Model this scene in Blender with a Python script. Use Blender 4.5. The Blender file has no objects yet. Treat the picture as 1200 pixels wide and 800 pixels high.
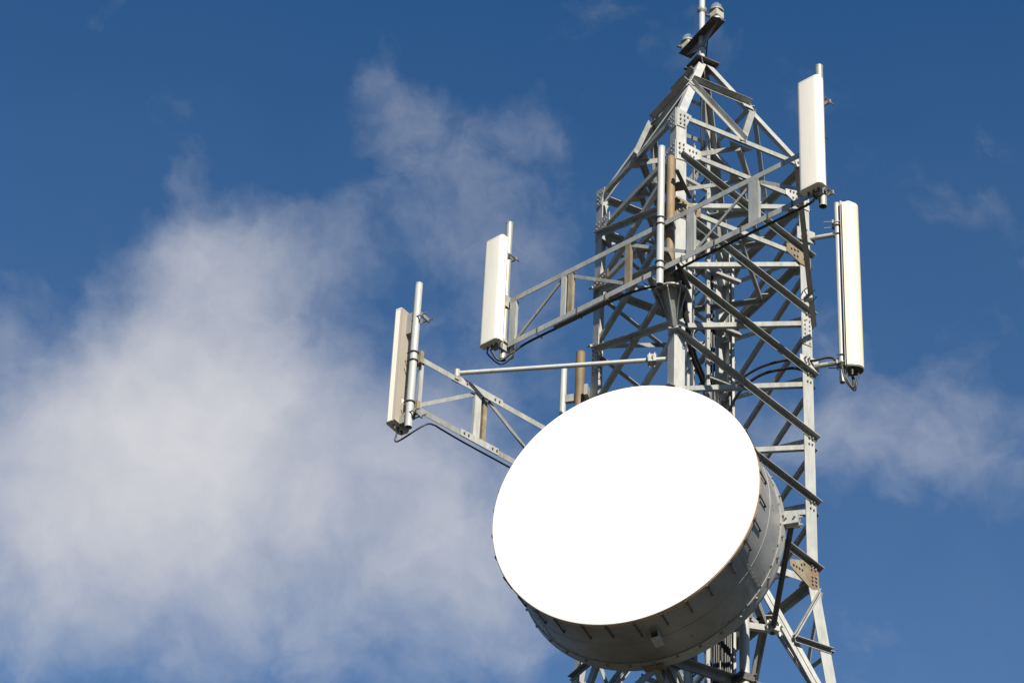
import bpy, bmesh, math, random
from mathutils import Vector, Matrix
random.seed(7)
C = bpy.context.scene
COL = C.collection
PI = math.pi
Z0 = 22.6                       # height of the tower's reference node above the ground

# ------------------------------------------------------------------ camera
cam_d = bpy.data.cameras.new('camera')
cam = bpy.data.objects.new('camera', cam_d); COL.objects.link(cam)
r_ = Vector((0.87306797, -0.48584615, 0.0413018)); u_ = Vector((-0.31899093, -0.50505222, 0.80197695))
f_ = Vector((0.36877785, 0.71335529, 0.59592544))
M = Matrix((( r_.x, u_.x, -f_.x, -15.5182), (r_.y, u_.y, -f_.y, -24.8523), (r_.z, u_.z, -f_.z, Z0 - 21.0002), (0, 0, 0, 1)))
cam.matrix_world = M
cam_d.sensor_width = 36.0; cam_d.lens = 3397.7 / 1200 * 36.0
cam_d.clip_start = 0.5; cam_d.clip_end = 6000
C.camera = cam
C.view_settings.view_transform = 'Standard'; C.view_settings.look = 'None'
C.view_settings.exposure = 0.7; C.view_settings.gamma = 1.0

# ------------------------------------------------------------------ sun and sky
SUN_EL = math.radians(39.0)
SUN_DIR = Vector((-0.179 * math.cos(SUN_EL), -0.983 * math.cos(SUN_EL), math.sin(SUN_EL))).normalized()
sd = bpy.data.lights.new('sun', 'SUN'); sd.energy = 5.0; sd.angle = math.radians(0.5); sd.color = (1.0, 0.925, 0.79)
sun = bpy.data.objects.new('sun', sd); COL.objects.link(sun)
sun.rotation_euler = SUN_DIR.to_track_quat('Z', 'Y').to_euler(); sun.location = (0, 0, Z0 + 30)

W = bpy.data.worlds.new('World'); C.world = W; W.use_nodes = True
nt = W.node_tree; nt.nodes.clear()
def N(t, **kw):
    n = nt.nodes.new(t)
    for k, v in kw.items(): setattr(n, k, v)
    return n
def math_n(op, a, b=None, c=None, clamp=False):
    n = N('ShaderNodeMath', operation=op); n.use_clamp = clamp
    for i, v in enumerate((a, b, c)):
        if v is None: continue
        if isinstance(v, (int, float)): n.inputs[i].default_value = v
        else: nt.links.new(v, n.inputs[i])
    return n.outputs[0]
def vmath(op, a, b=None, scale=None):
    n = N('ShaderNodeVectorMath', operation=op)
    for i, v in enumerate((a, b)):
        if v is None: continue
        if isinstance(v, (tuple, list)): n.inputs[i].default_value = v
        else: nt.links.new(v, n.inputs[i])
    if scale is not None: n.inputs['Scale'].default_value = scale
    return n.outputs[0] if op not in ('LENGTH', 'DOT_PRODUCT', 'DISTANCE') else n.outputs['Value']
def noise(vec, scale, detail=6, rough=0.55, dist=0.0, lac=2.0):
    n = N('ShaderNodeTexNoise'); nt.links.new(vec, n.inputs['Vector'])
    n.inputs['Scale'].default_value = scale; n.inputs['Detail'].default_value = detail
    n.inputs['Roughness'].default_value = rough; n.inputs['Distortion'].default_value = dist
    n.inputs['Lacunarity'].default_value = lac
    return n
sky = N('ShaderNodeTexSky', sky_type='NISHITA')
sky.sun_disc = False; sky.sun_elevation = SUN_EL; sky.sun_rotation = math.atan2(SUN_DIR.x, SUN_DIR.y)
sky.altitude = 0; sky.air_density = 1.0; sky.dust_density = 0.0; sky.ozone_density = 8.0
gm = N('ShaderNodeGamma'); nt.links.new(sky.outputs[0], gm.inputs['Color']); gm.inputs['Gamma'].default_value = 1.4
lim = N('ShaderNodeMixRGB', blend_type='DARKEN'); lim.inputs['Fac'].default_value = 1.0     # keeps the horizon from burning out
nt.links.new(gm.outputs[0], lim.inputs['Color1']); lim.inputs['Color2'].default_value = (1.05, 2.4, 6.0, 1)
hs = N('ShaderNodeMixRGB', blend_type='MULTIPLY'); hs.inputs['Fac'].default_value = 1.0
nt.links.new(lim.outputs[0], hs.inputs['Color1']); hs.inputs['Color2'].default_value = (0.64, 0.95, 0.78, 1)
tc = N('ShaderNodeTexCoord')
P = tc.outputs['Generated']     # direction of the view ray
sep = N('ShaderNodeSeparateXYZ'); nt.links.new(P, sep.inputs[0])
# clouds: soft masses with their own place in the sky, broken up by warped fractal noise
warp = noise(P, 22.0, 5, 0.55)
wv = vmath('SCALE', vmath('SUBTRACT', warp.outputs['Color'], (0.5, 0.5, 0.5)), scale=0.035)
PW = vmath('ADD', P, wv)
wisp = noise(PW, 30.0, 12, 0.58, 0.2)
big = noise(PW, 13.0, 4, 0.5, 0.0)
far = noise(P, 2.6, 3, 0.5)
def blob(x, y, z, r, amp):
    d = vmath('LENGTH', vmath('SUBTRACT', PW, (x, y, z)))
    q = math_n('MULTIPLY', math_n('MULTIPLY', d, d), -1.0 / (r * r))
    return math_n('MULTIPLY', math_n('EXPONENT', q), amp)
BLOBS = [(0.2713, 0.7496, 0.6037, 0.0338, 0.46), (0.2505, 0.7912, 0.5579, 0.0397, 0.46), (0.2971, 0.7690, 0.5660, 0.0529, 0.54),
         (0.2806, 0.7959, 0.5365, 0.0441, 0.50), (0.3559, 0.7585, 0.5460, 0.0471, 0.42), (0.2427, 0.8098, 0.5342, 0.0353, 0.32),
         (0.3912, 0.7485, 0.5355, 0.0353, 0.28), (0.2830, 0.7303, 0.6218, 0.0206, 0.16), (0.2944, 0.6868, 0.6646, 0.0135, 0.40),
         (0.3070, 0.6890, 0.6565, 0.0147, 0.22), (0.3253, 0.6880, 0.6487, 0.0176, 0.24), (0.3450, 0.6838, 0.6430, 0.0147, 0.18),
         (0.3441, 0.6961, 0.6302, 0.0235, 0.06), (0.2575, 0.7410, 0.6201, 0.0176, 0.18), (0.2430, 0.7365, 0.6314, 0.0100, 0.14),
         (0.4654, 0.6743, 0.5733, 0.0221, 0.19), (0.4902, 0.6593, 0.5702, 0.0250, 0.17), (0.5217, 0.6393, 0.5649, 0.0265, 0.22),
         (0.4702, 0.6546, 0.5920, 0.0176, 0.13), (0.3714, 0.6955, 0.6151, 0.0250, 0.13), (0.3583, 0.7782, 0.5158, 0.0382, 0.24),
         (0.2106, 0.7648, 0.6089, 0.0324, -0.45), (0.2763, 0.7139, 0.6434, 0.0206, -0.25), (0.3349, 0.7256, 0.6011, 0.0235, -0.14),
         (0.3316, 0.6704, 0.6638, 0.0118, -0.20)]
fm = N('ShaderNodeMapRange'); nt.links.new(far.outputs['Fac'], fm.inputs['Value'])
fm.inputs['From Min'].default_value = 0.52; fm.inputs['From Max'].default_value = 0.75
fm.inputs['To Min'].default_value = 0.0; fm.inputs['To Max'].default_value = 0.9
tot = fm.outputs[0]
for b in BLOBS:
    tot = math_n('ADD', tot, blob(*b))
brk = math_n('ADD', math_n('MULTIPLY', math_n('SUBTRACT', wisp.outputs['Fac'], 0.5), 0.85), math_n('MULTIPLY', math_n('SUBTRACT', big.outputs['Fac'], 0.5), 0.9))
dens = math_n('ADD', tot, brk)
thick = math_n('MAXIMUM', math_n('SUBTRACT', dens, 0.07), 0.0)
# opacity of a veil of this thickness, thin edges fading out softly
opac = math_n('SUBTRACT', 1.0, math_n('EXPONENT', math_n('MULTIPLY', math_n('POWER', thick, 1.5), -1.75)))
hz = N('ShaderNodeMapRange'); nt.links.new(sep.outputs[2], hz.inputs['Value'])
hz.inputs['From Min'].default_value = 0.05; hz.inputs['From Max'].default_value = 0.25
veil = N('ShaderNodeMapRange'); nt.links.new(sep.outputs[2], veil.inputs['Value'])   # thin haze, denser lower in the sky
veil.inputs['From Min'].default_value = 0.45; veil.inputs['From Max'].default_value = 0.70
veil.inputs['To Min'].default_value = 0.10; veil.inputs['To Max'].default_value = 0.0
cov = math_n('ADD', math_n('MULTIPLY', math_n('MULTIPLY', opac, hz.outputs[0]), 0.93), veil.outputs[0])
mix = N('ShaderNodeMixRGB'); nt.links.new(cov, mix.inputs['Fac'])
nt.links.new(hs.outputs[0], mix.inputs['Color1']); 
tone = noise(PW, 17.0, 8, 0.55)
cc = N('ShaderNodeMixRGB'); nt.links.new(tone.outputs['Fac'], cc.inputs['Fac'])
cc.inputs['Color1'].default_value = (4.2, 4.6, 5.7, 1); cc.inputs['Color2'].default_value = (9.8, 9.5, 9.3, 1)
nt.links.new(cc.outputs[0], mix.inputs['Color2'])
SKY_MIX = mix
bg = N('ShaderNodeBackground'); bg.inputs['Strength'].default_value = 0.0555
nt.links.new(mix.outputs[0], bg.inputs['Color'])
out = N('ShaderNodeOutputWorld'); nt.links.new(bg.outputs[0], out.inputs['Surface'])

# ------------------------------------------------------------------ materials
def material(name, build):
    m = bpy.data.materials.new(name); m.use_nodes = True
    t = m.node_tree; b = t.nodes['Principled BSDF']
    build(t, b); return m
def tnoise(t, scale, detail=5, rough=0.6, stretch=None, seed=0.0, obj=True):
    c = t.nodes.new('ShaderNodeTexCoord'); mp = t.nodes.new('ShaderNodeMapping')
    g = t.nodes.new('ShaderNodeNewGeometry')
    t.links.new(g.outputs['Position'], mp.inputs['Vector'])
    mp.inputs['Scale'].default_value = stretch or (1, 1, 1); mp.inputs['Location'].default_value = (seed, seed * 2, seed * 3)
    n = t.nodes.new('ShaderNodeTexNoise'); t.links.new(mp.outputs[0], n.inputs['Vector'])
    n.inputs['Scale'].default_value = scale; n.inputs['Detail'].default_value = detail; n.inputs['Roughness'].default_value = rough
    return n.outputs['Fac']
def ramp(t, fac, stops):
    r = t.nodes.new('ShaderNodeValToRGB'); t.links.new(fac, r.inputs[0])
    e = r.color_ramp.elements
    while len(e) < len(stops): e.new(0.5)
    for i, (p, c) in enumerate(stops): e[i].position = p; e[i].color = (*c, 1) if len(c) == 3 else c
    return r.outputs[0]
def mixc(t, fac, a, b, mode='MIX'):
    n = t.nodes.new('ShaderNodeMixRGB'); n.blend_type = mode
    for s, v in ((n.inputs[0], fac), (n.inputs[1], a), (n.inputs[2], b)):
        if isinstance(v, (int, float)): s.default_value = v
        elif isinstance(v, tuple): s.default_value = (*v, 1)
        else: t.links.new(v, s)
    return n.outputs[0]
def bump(t, b, fac, strength, dist=0.01):
    n = t.nodes.new('ShaderNodeBump'); n.inputs['Strength'].default_value = strength; n.inputs['Distance'].default_value = dist
    t.links.new(fac, n.inputs['Height']); t.links.new(n.outputs[0], b.inputs['Normal'])
def steel(c1, c2, rust, amount, rough=0.5, metal=0.25, seed=0.0):
    def f(t, b):
        a = ramp(t, tnoise(t, 7, 6, 0.65, (1, 1, 0.5), seed), [(0.32, c1), (0.68, c2)])
        oi = t.nodes.new('ShaderNodeObjectInfo')
        mr = t.nodes.new('ShaderNodeMapRange'); t.links.new(oi.outputs['Random'], mr.inputs[0])
        mr.inputs[3].default_value = 0.80; mr.inputs[4].default_value = 1.08
        a = mixc(t, 1.0, a, mr.outputs[0], 'MULTIPLY')
        st = ramp(t, tnoise(t, 26, 4, 0.7, (1, 1, 0.12), seed + 3), [(0.45, (1, 1, 1)), (0.75, (0.80, 0.77, 0.72))])
        a = mixc(t, 1.0, a, st, 'MULTIPLY')
        rf = ramp(t, tnoise(t, 2.2, 9, 0.72, (1, 1, 0.6), seed + 9), [(amount, (0, 0, 0)), (min(1, amount + 0.16), (1, 1, 1))])
        t.links.new(mixc(t, rf, a, rust), b.inputs['Base Color'])
        b.inputs['Metallic'].default_value = metal; b.inputs['Roughness'].default_value = rough
        bump(t, b, tnoise(t, 60, 4, 0.6, None, seed), 0.12, 0.004)
    return f
GALV = material('galvanised_steel', steel((0.265, 0.28, 0.27), (0.39, 0.395, 0.37), (0.24, 0.17, 0.105), 0.58))
GALV_PALE = material('pale_galvanised_steel', steel((0.34, 0.355, 0.35), (0.46, 0.465, 0.445), (0.33, 0.25, 0.165), 0.64, 0.5, 0.15, 4.0))
GALV_DULL = material('dull_galvanised_steel', steel((0.24, 0.245, 0.24), (0.34, 0.34, 0.325), (0.22, 0.15, 0.09), 0.62, 0.55, 0.2, 8.0))
BOLT = material('bolt_steel', steel((0.20, 0.19, 0.18), (0.31, 0.30, 0.28), (0.25, 0.15, 0.08), 0.6, 0.5, 0.4, 1.0))
RUST = material('rust_stained_steel', steel((0.145, 0.115, 0.070), (0.29, 0.255, 0.185), (0.15, 0.088, 0.038), 0.48, 0.75, 0.0, 2.0))
RUST_PIPE = material('brown_weathered_pipe', steel((0.16, 0.112, 0.060), (0.24, 0.175, 0.102), (0.12, 0.070, 0.034), 0.60, 0.7, 0.0, 5.0))
def painted(col, dirt, amt, rough=0.4, seed=0.0, streak=True):
    def f(t, b):
        d = ramp(t, tnoise(t, 5, 7, 0.65, (2.5, 2.5, 0.35) if streak else None, seed), [(0.5, (0, 0, 0)), (0.9, (amt, amt, amt))])
        t.links.new(mixc(t, d, col, dirt), b.inputs['Base Color'])
        b.inputs['Roughness'].default_value = rough; b.inputs['Specular IOR Level'].default_value = 0.4
    return f
RADOME = material('white_radome_fabric', painted((0.87, 0.86, 0.82), (0.82, 0.80, 0.75), 0.3, 0.6, 1.0))
PANEL = material('white_antenna_plastic', painted((0.79, 0.76, 0.68), (0.60, 0.56, 0.47), 0.6, 0.42, 2.0))
CAP = material('moulded_end_cap', painted((0.68, 0.65, 0.58), (0.52, 0.48, 0.40), 0.6, 0.5, 11.0))
PANEL_BACK = material('beige_antenna_back', painted((0.36, 0.325, 0.275), (0.28, 0.24, 0.195), 0.6, 0.5, 3.0))
CREAM = material('cream_antenna_plastic', painted((0.60, 0.555, 0.445), (0.52, 0.46, 0.34), 0.5, 0.4, 4.0))
PIPEWHITE = material('white_painted_pipe', painted((0.40, 0.415, 0.41), (0.27, 0.26, 0.24), 0.9, 0.45, 5.0))
def drum_paint(t, b):
    base = ramp(t, tnoise(t, 1.6, 6, 0.6, None, 3.0), [(0.35, (0.255, 0.255, 0.245)), (0.65, (0.32, 0.32, 0.305))])
    grime = ramp(t, tnoise(t, 1.1, 9, 0.7, (1, 1, 1.6), 6.0), [(0.38, (0, 0, 0)), (0.68, (0.8, 0.8, 0.8))])
    base = mixc(t, grime, base, (0.15, 0.125, 0.095))
    spots = ramp(t, tnoise(t, 24, 5, 0.6, None, 8.0), [(0.62, (0, 0, 0)), (0.74, (0.6, 0.6, 0.6))])
    t.links.new(mixc(t, spots, base, (0.13, 0.105, 0.08)), b.inputs['Base Color'])
    b.inputs['Roughness'].default_value = 0.45
    bump(t, b, tnoise(t, 2.5, 3, 0.5), 0.25, 0.03)
DRUM = material('grey_painted_shroud', drum_paint)
BROWNEDGE = material('warm_lit_rim_tan', painted((0.42, 0.30, 0.19), (0.3, 0.2, 0.12), 0.6, 0.6, 7.0))  # tan holds the warm light on the radome rim's underside
LAMPBODY = material('pale_yellow_lamp_housing', painted((0.40, 0.40, 0.33), (0.26, 0.24, 0.18), 0.6, 0.4, 8.0))
def rub(t, b):
    t.links.new(ramp(t, tnoise(t, 12, 4), [(0.3, (0.010, 0.010, 0.010)), (0.7, (0.022, 0.021, 0.020))]), b.inputs['Base Color'])
    b.inputs['Roughness'].default_value = 0.5
RUBBER = material('black_cable_rubber', rub)
def darkm(t, b):
    t.links.new(ramp(t, tnoise(t, 20, 4), [(0.3, (0.05, 0.047, 0.043)), (0.7, (0.10, 0.092, 0.08))]), b.inputs['Base Color'])
    b.inputs['Roughness'].default_value = 0.6
DARK = material('dark_fitting', darkm)  # dark tone also carries underside shade on apex plate and light platform
def glassm(t, b):
    t.links.new(ramp(t, tnoise(t, 9, 3), [(0.3, (0.93, 0.95, 0.95)), (0.7, (0.85, 0.88, 0.88))]), b.inputs['Base Color'])
    b.inputs['Transmission Weight'].default_value = 0.92; b.inputs['Roughness'].default_value = 0.06; b.inputs['IOR'].default_value = 1.3
GLASS = material('clear_lamp_glass', glassm)
def groundm(t, b):
    a = ramp(t, tnoise(t, 0.05, 8, 0.6), [(0.3, (0.016, 0.016, 0.009)), (0.55, (0.028, 0.025, 0.015)), (0.75, (0.048, 0.039, 0.026))])
    a = mixc(t, 0.5, a, ramp(t, tnoise(t, 1.2, 8, 0.7), [(0.3, (0.014, 0.016, 0.008)), (0.7, (0.045, 0.038, 0.024))]))
    t.links.new(a, b.inputs['Base Color']); b.inputs['Roughness'].default_value = 0.95
    bump(t, b, tnoise(t, 4, 8, 0.7), 0.6, 0.1)
GROUND = material('dry_grass_ground', groundm)
def concm(t, b):
    t.links.new(ramp(t, tnoise(t, 3, 8, 0.65), [(0.3, (0.30, 0.29, 0.27)), (0.7, (0.42, 0.41, 0.38))]), b.inputs['Base Color'])
    b.inputs['Roughness'].default_value = 0.9; bump(t, b, tnoise(t, 30, 5), 0.3, 0.01)
CONC = material('pad_concrete', concm)

# ------------------------------------------------------------------ helpers
def V(x, y, z): return Vector((x, y, z + Z0))
def thing(name, label, cat, loc, group=None):
    o = bpy.data.objects.new(name, None); COL.objects.link(o); o.location = loc
    o.empty_display_size = 0.2; o['label'] = label; o['category'] = cat
    if group: o['group'] = group
    return o
ORG = {}
def wpos(o):
    p = Vector((0, 0, 0))
    while o is not None: p = p + o.location; o = o.parent
    return p
def obj(name, bm, mat, parent=None, label=None, smooth=None, kind=None):
    """one mesh object; bm is in world coordinates, parents are only translated"""
    if smooth is not None:
        for f in bm.faces: f.smooth = True
        for e in bm.edges:
            if len(e.link_faces) == 2 and e.calc_face_angle(0) > math.radians(smooth): e.smooth = False
    c = Vector((0, 0, 0))
    for v in bm.verts: c += v.co
    c /= max(1, len(bm.verts))
    if parent is None: c.z = min(v.co.z for v in bm.verts)
    for v in bm.verts: v.co -= c
    me = bpy.data.meshes.new(name); bm.to_mesh(me); bm.free()
    me.materials.append(mat)
    o = bpy.data.objects.new(name, me); COL.objects.link(o)
    if parent is not None: o.parent = parent; o.location = c - wpos(parent)
    else: o.location = c
    if label: o['label'] = label
    if kind: o['kind'] = kind
    return o
def inst(name, me, mat4, parent, label=None):
    """another object on shared mesh data, placed by a world matrix"""
    o = bpy.data.objects.new(name, me); COL.objects.link(o); o.parent = parent
    m = mat4.copy(); m.translation = m.translation - wpos(parent); o.matrix_local = m
    if label: o['label'] = label
    return o
def new(): return bmesh.new()
def extrude_poly(bm, pts, axis_vec):
    a = [bm.verts.new(p) for p in pts]; b = [bm.verts.new(p + axis_vec) for p in pts]
    n = len(pts)
    try:
        bm.faces.new(a[::-1]); bm.faces.new(b)
    except ValueError: pass
    for i in range(n): bm.faces.new((a[i], a[(i + 1) % n], b[(i + 1) % n], b[i]))
    return bm
def fix(bm): bmesh.ops.recalc_face_normals(bm, faces=bm.faces[:]); return bm
def perp(d, n):
    n = Vector(n) - d * d.dot(Vector(n)); return n.normalized()
def angle_bar(A, B, n1, n2, w1, w2, t, bm=None):
    """an L section: heel on A-B, one flange along n1, the other along n2"""
    A, B = Vector(A), Vector(B); d = (B - A).normalized()
    e1 = perp(d, n1); e2 = perp(d, n2)
    prof = [(0, 0), (w1, 0), (w1, t), (t, t), (t, w2), (0, w2)]
    bm = bm or new()
    extrude_poly(bm, [A + e1 * p + e2 * q for p, q in prof], B - A)
    return fix(bm)
def flat_bar(A, B, n1, n2, w, t, bm=None):
    """rectangular bar centred on A-B, width w along n1, depth t along n2"""
    A, B = Vector(A), Vector(B); d = (B - A).normalized(); e1 = perp(d, n1); e2 = d.cross(e1)
    if e2.dot(Vector(n2)) < 0: e2 = -e2
    bm = bm or new()
    extrude_poly(bm, [A + e1 * (s * w / 2) + e2 * (q * t / 2) for s, q in ((-1, -1), (1, -1), (1, 1), (-1, 1))], B - A)
    return fix(bm)
def channel(A, B, n1, n2, w, dp, t, bm=None):
    """U section: web width w along n1 centred, flanges dp deep along n2"""
    A, B = Vector(A), Vector(B); d = (B - A).normalized(); e1 = perp(d, n1); e2 = perp(d, n2)
    h = w / 2
    prof = [(-h, 0), (h, 0), (h, dp), (h - t, dp), (h - t, t), (-h + t, t), (-h + t, dp), (-h, dp)]
    bm = bm or new()
    extrude_poly(bm, [A + e1 * p + e2 * q for p, q in prof], B - A)
    return fix(bm)
def tube(A, B, r, r2=None, seg=18, bm=None, hollow=0.0):
    A, B = Vector(A), Vector(B); d = (B - A).normalized(); r2 = r if r2 is None else r2
    a = d.orthogonal().normalized(); b = d.cross(a)
    bm = bm or new(); rings = []
    spec = [(A, r), (B, r2)]
    if hollow: spec = [(A, r - hollow), (A, r), (B, r2), (B, r2 - hollow)]
    for c, rr in spec:
        rings.append([bm.verts.new(c + (a * math.cos(2 * PI * i / seg) + b * math.sin(2 * PI * i / seg)) * rr) for i in range(seg)])
    for j in range(len(rings) - 1):
        for i in range(seg):
            bm.faces.new((rings[j][i], rings[j][(i + 1) % seg], rings[j + 1][(i + 1) % seg], rings[j + 1][i]))
    if hollow:
        for i in range(seg): bm.faces.new((rings[-1][i], rings[-1][(i + 1) % seg], rings[0][(i + 1) % seg], rings[0][i]))
    else: bm.faces.new(rings[0][::-1]); bm.faces.new(rings[-1])
    return fix(bm)
def lathe(c, axis, prof, seg=48, bm=None, closed=False):
    """revolve (distance along axis, radius) pairs about an axis"""
    c = Vector(c); d = Vector(axis).normalized()
    a = (Vector((0, 0, 1)).cross(d)); a = a.normalized() if a.length > 1e-4 else Vector((1, 0, 0)); b = d.cross(a)
    bm = bm or new(); rings = []
    for h, r in prof:
        if r < 1e-6: rings.append([bm.verts.new(c + d * h)])
        else: rings.append([bm.verts.new(c + d * h + (a * math.cos(2 * PI * i / seg) + b * math.sin(2 * PI * i / seg)) * r) for i in range(seg)])
    prs = list(zip(rings, rings[1:])) + ([(rings[-1], rings[0])] if closed else [])
    for p, q in prs:
        for i in range(seg):
            k = (i + 1) % seg
            if len(p) == 1 and len(q) == 1: continue
            if len(p) == 1: bm.faces.new((p[0], q[k], q[i]))
            elif len(q) == 1: bm.faces.new((p[i], p[k], q[0]))
            else: bm.faces.new((p[i], p[k], q[k], q[i]))
    return fix(bm)
def box(c, ex, ey, ez, sx, sy, sz, bm=None, bevel=0.0):
    c = Vector(c); ex, ey, ez = (Vector(e).normalized() for e in (ex, ey, ez))
    own = bm is None; bm = bm or new()
    extrude_poly(bm, [c + ex * (i * sx / 2) + ey * (j * sy / 2) - ez * (sz / 2) for i, j in ((-1, -1), (1, -1), (1, 1), (-1, 1))], ez * sz)
    if bevel and own: bmesh.ops.bevel(bm, geom=bm.edges[:], offset=bevel, segments=2, profile=0.6, affect='EDGES')
    return fix(bm)
def plate(pts, nrm, t, bm=None):
    bm = bm or new()
    n = Vector(nrm).normalized()
    extrude_poly(bm, [Vector(p) for p in pts], n * t); return fix(bm)
def path_tube(pts, r, seg=8, bm=None, sub=6):
    P_ = [Vector(p) for p in pts]; Q = []
    for i in range(len(P_) - 1):
        p0 = P_[max(0, i - 1)]; p1 = P_[i]; p2 = P_[i + 1]; p3 = P_[min(len(P_) - 1, i + 2)]
        for k in range(sub):
            s = k / sub
            Q.append(0.5 * ((2 * p1) + (p2 - p0) * s + (2 * p0 - 5 * p1 + 4 * p2 - p3) * s * s + (3 * p1 - p0 - 3 * p2 + p3) * s ** 3))
    Q.append(P_[-1])
    bm = bm or new(); rings = []; a = None
    for i, q in enumerate(Q):
        d = (Q[min(i + 1, len(Q) - 1)] - Q[max(i - 1, 0)]).normalized()
        a = d.orthogonal().normalized() if a is None else perp(d, a); b = d.cross(a)
        rings.append([bm.verts.new(q + (a * math.cos(2 * PI * j / seg) + b * math.sin(2 * PI * j / seg)) * r) for j in range(seg)])
    for p, q in zip(rings, rings[1:]):
        for i in range(seg): bm.faces.new((p[i], p[(i + 1) % seg], q[(i + 1) % seg], q[i]))
    bm.faces.new(rings[0][::-1]); bm.faces.new(rings[-1])
    return fix(bm)
def bolt(bm, p, n, r=0.014, h=0.014):
    tube(Vector(p) - Vector(n) * 0.004, Vector(p) + Vector(n) * h, r, r * 0.92, 6, bm)

# ------------------------------------------------------------------ ground
def ring_ground():
    bm = new(); R_ = [0, 4, 10, 25, 60, 150, 400, 1200, 3000]; seg = 48; rings = []
    for r in R_:
        if r == 0: rings.append([bm.verts.new((0, 0, 0))]); continue
        rings.append([bm.verts.new((r * math.cos(2 * PI * i / seg), r * math.sin(2 * PI * i / seg), 0 if r < 20 else random.uniform(-.2, .2) * min(r, 200) / 60)) for i in range(seg)])
    for p, q in zip(rings, rings[1:]):
        for i in range(seg):
            k = (i + 1) % seg
            bm.faces.new((p[0], q[i], q[k]) if len(p) == 1 else (p[i], q[i], q[k], p[k]))
    return fix(bm)
g = obj('ground', ring_ground(), GROUND); g.location.z = 0; g['kind'] = 'structure'
for v in g.data.vertices: pass
g.location = (0, 0, g.location.z)
gz = min(v.co.z for v in g.data.vertices)
zc0 = [v.co.z for v in g.data.vertices if v.co.x ** 2 + v.co.y ** 2 < 100][0]
g.location.z = -zc0
pad = obj('foundation_pad', box((0, 0, 0.12), (1, 0, 0), (0, 1, 0), (0, 0, 1), 8, 8, 0.32, bevel=0.02), CONC); pad['kind'] = 'structure'

# ------------------------------------------------------------------ the lattice tower
H = 0.93438
ZT = 3.7 * H          # top ring
ZB = -3.13 * H        # where the legs start to splay
SLOPE = 0.0924
def hs_(z): return 1.0 if z >= ZB else 1.0 + (ZB - z) * SLOPE
CORN = {'F': (-1, -1), 'R': (1, -1), 'B': (1, 1), 'L': (-1, 1)}
def node(c, z, s=None):
    s = hs_(z) if s is None else s
    return V(CORN[c][0] * s, CORN[c][1] * s, z)
FACES = [('F', 'R', Vector((0, -1, 0))), ('L', 'F', Vector((-1, 0, 0))), ('R', 'B', Vector((1, 0, 0))), ('B', 'L', Vector((0, 1, 0)))]
ZG = -Z0 + 0.28
tower = thing('lattice_tower', 'tall square galvanised steel lattice tower with pointed top carrying all the antennas', 'tower', (0, 0, 0.28))
LW, LT = 0.150, 0.013
UPZ = Vector((0, 0, 1))
bolts_tower = new()
for c, (sx, sy) in CORN.items():
    bm = new(); n1 = Vector((-sx, 0, 0)); n2 = Vector((0, -sy, 0))
    prof = [(0, 0), (LW, 0), (LW, LT), (LT, LT), (LT, LW), (0, LW)]
    rings = []
    for z in (ZG, ZB, ZT):
        p = node(c, z); rings.append([bm.verts.new(p + n1 * a + n2 * b) for a, b in prof])
    for p, q in zip(rings, rings[1:]):
        for i in range(6): bm.faces.new((p[i], p[(i + 1) % 6], q[(i + 1) % 6], q[i]))
    bm.faces.new(rings[0][::-1]); bm.faces.new(rings[-1])
    obj('leg', fix(bm), GALV_PALE, tower)
    bp = node(c, ZG)
    obj('base_plate', box(bp + n1 * .05 + n2 * .05 + UPZ * .012, (1, 0, 0), (0, 1, 0), (0, 0, 1), .42, .42, .024), GALV_DULL, tower)
    # splice plates on both flanges, two rows of bolts
    for zz, ln in ((0.75 * H, 0.40), (-7.4, 0.5), (-14.0, 0.5)):
        sp = new(); bb = new()
        p = node(c, zz)
        ax = (node(c, zz + .1) - node(c, zz - .1)).normalized()
        for along, out_ in ((n1, -n2), (n2, -n1)):
            ctr = p + along * 0.078 + out_ * 0.006
            box(ctr, along, out_, ax, 0.125, 0.010, ln, sp)
            for k in range(6):
                for q in (-.034, .034): bolt(bb, ctr + along * q + ax * (ln * ((k + .5) / 6 - .5)) + out_ * .004, out_, .012, .014)
            ctr = p + along * 0.082 - out_ * 0.018     # inner plate
            box(ctr, along, out_, ax, 0.115, 0.009, ln, sp)
            for k in range(6):
                for q in (-.03, .03): bolt(bb, ctr + along * q + ax * (ln * ((k + .5) / 6 - .5)) - out_ * .003, -out_, .012, .024)
        spo = obj('splice_plate', sp, GALV_PALE, tower)
        obj('bolts', bb, BOLT, spo, kind='stuff')

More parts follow.
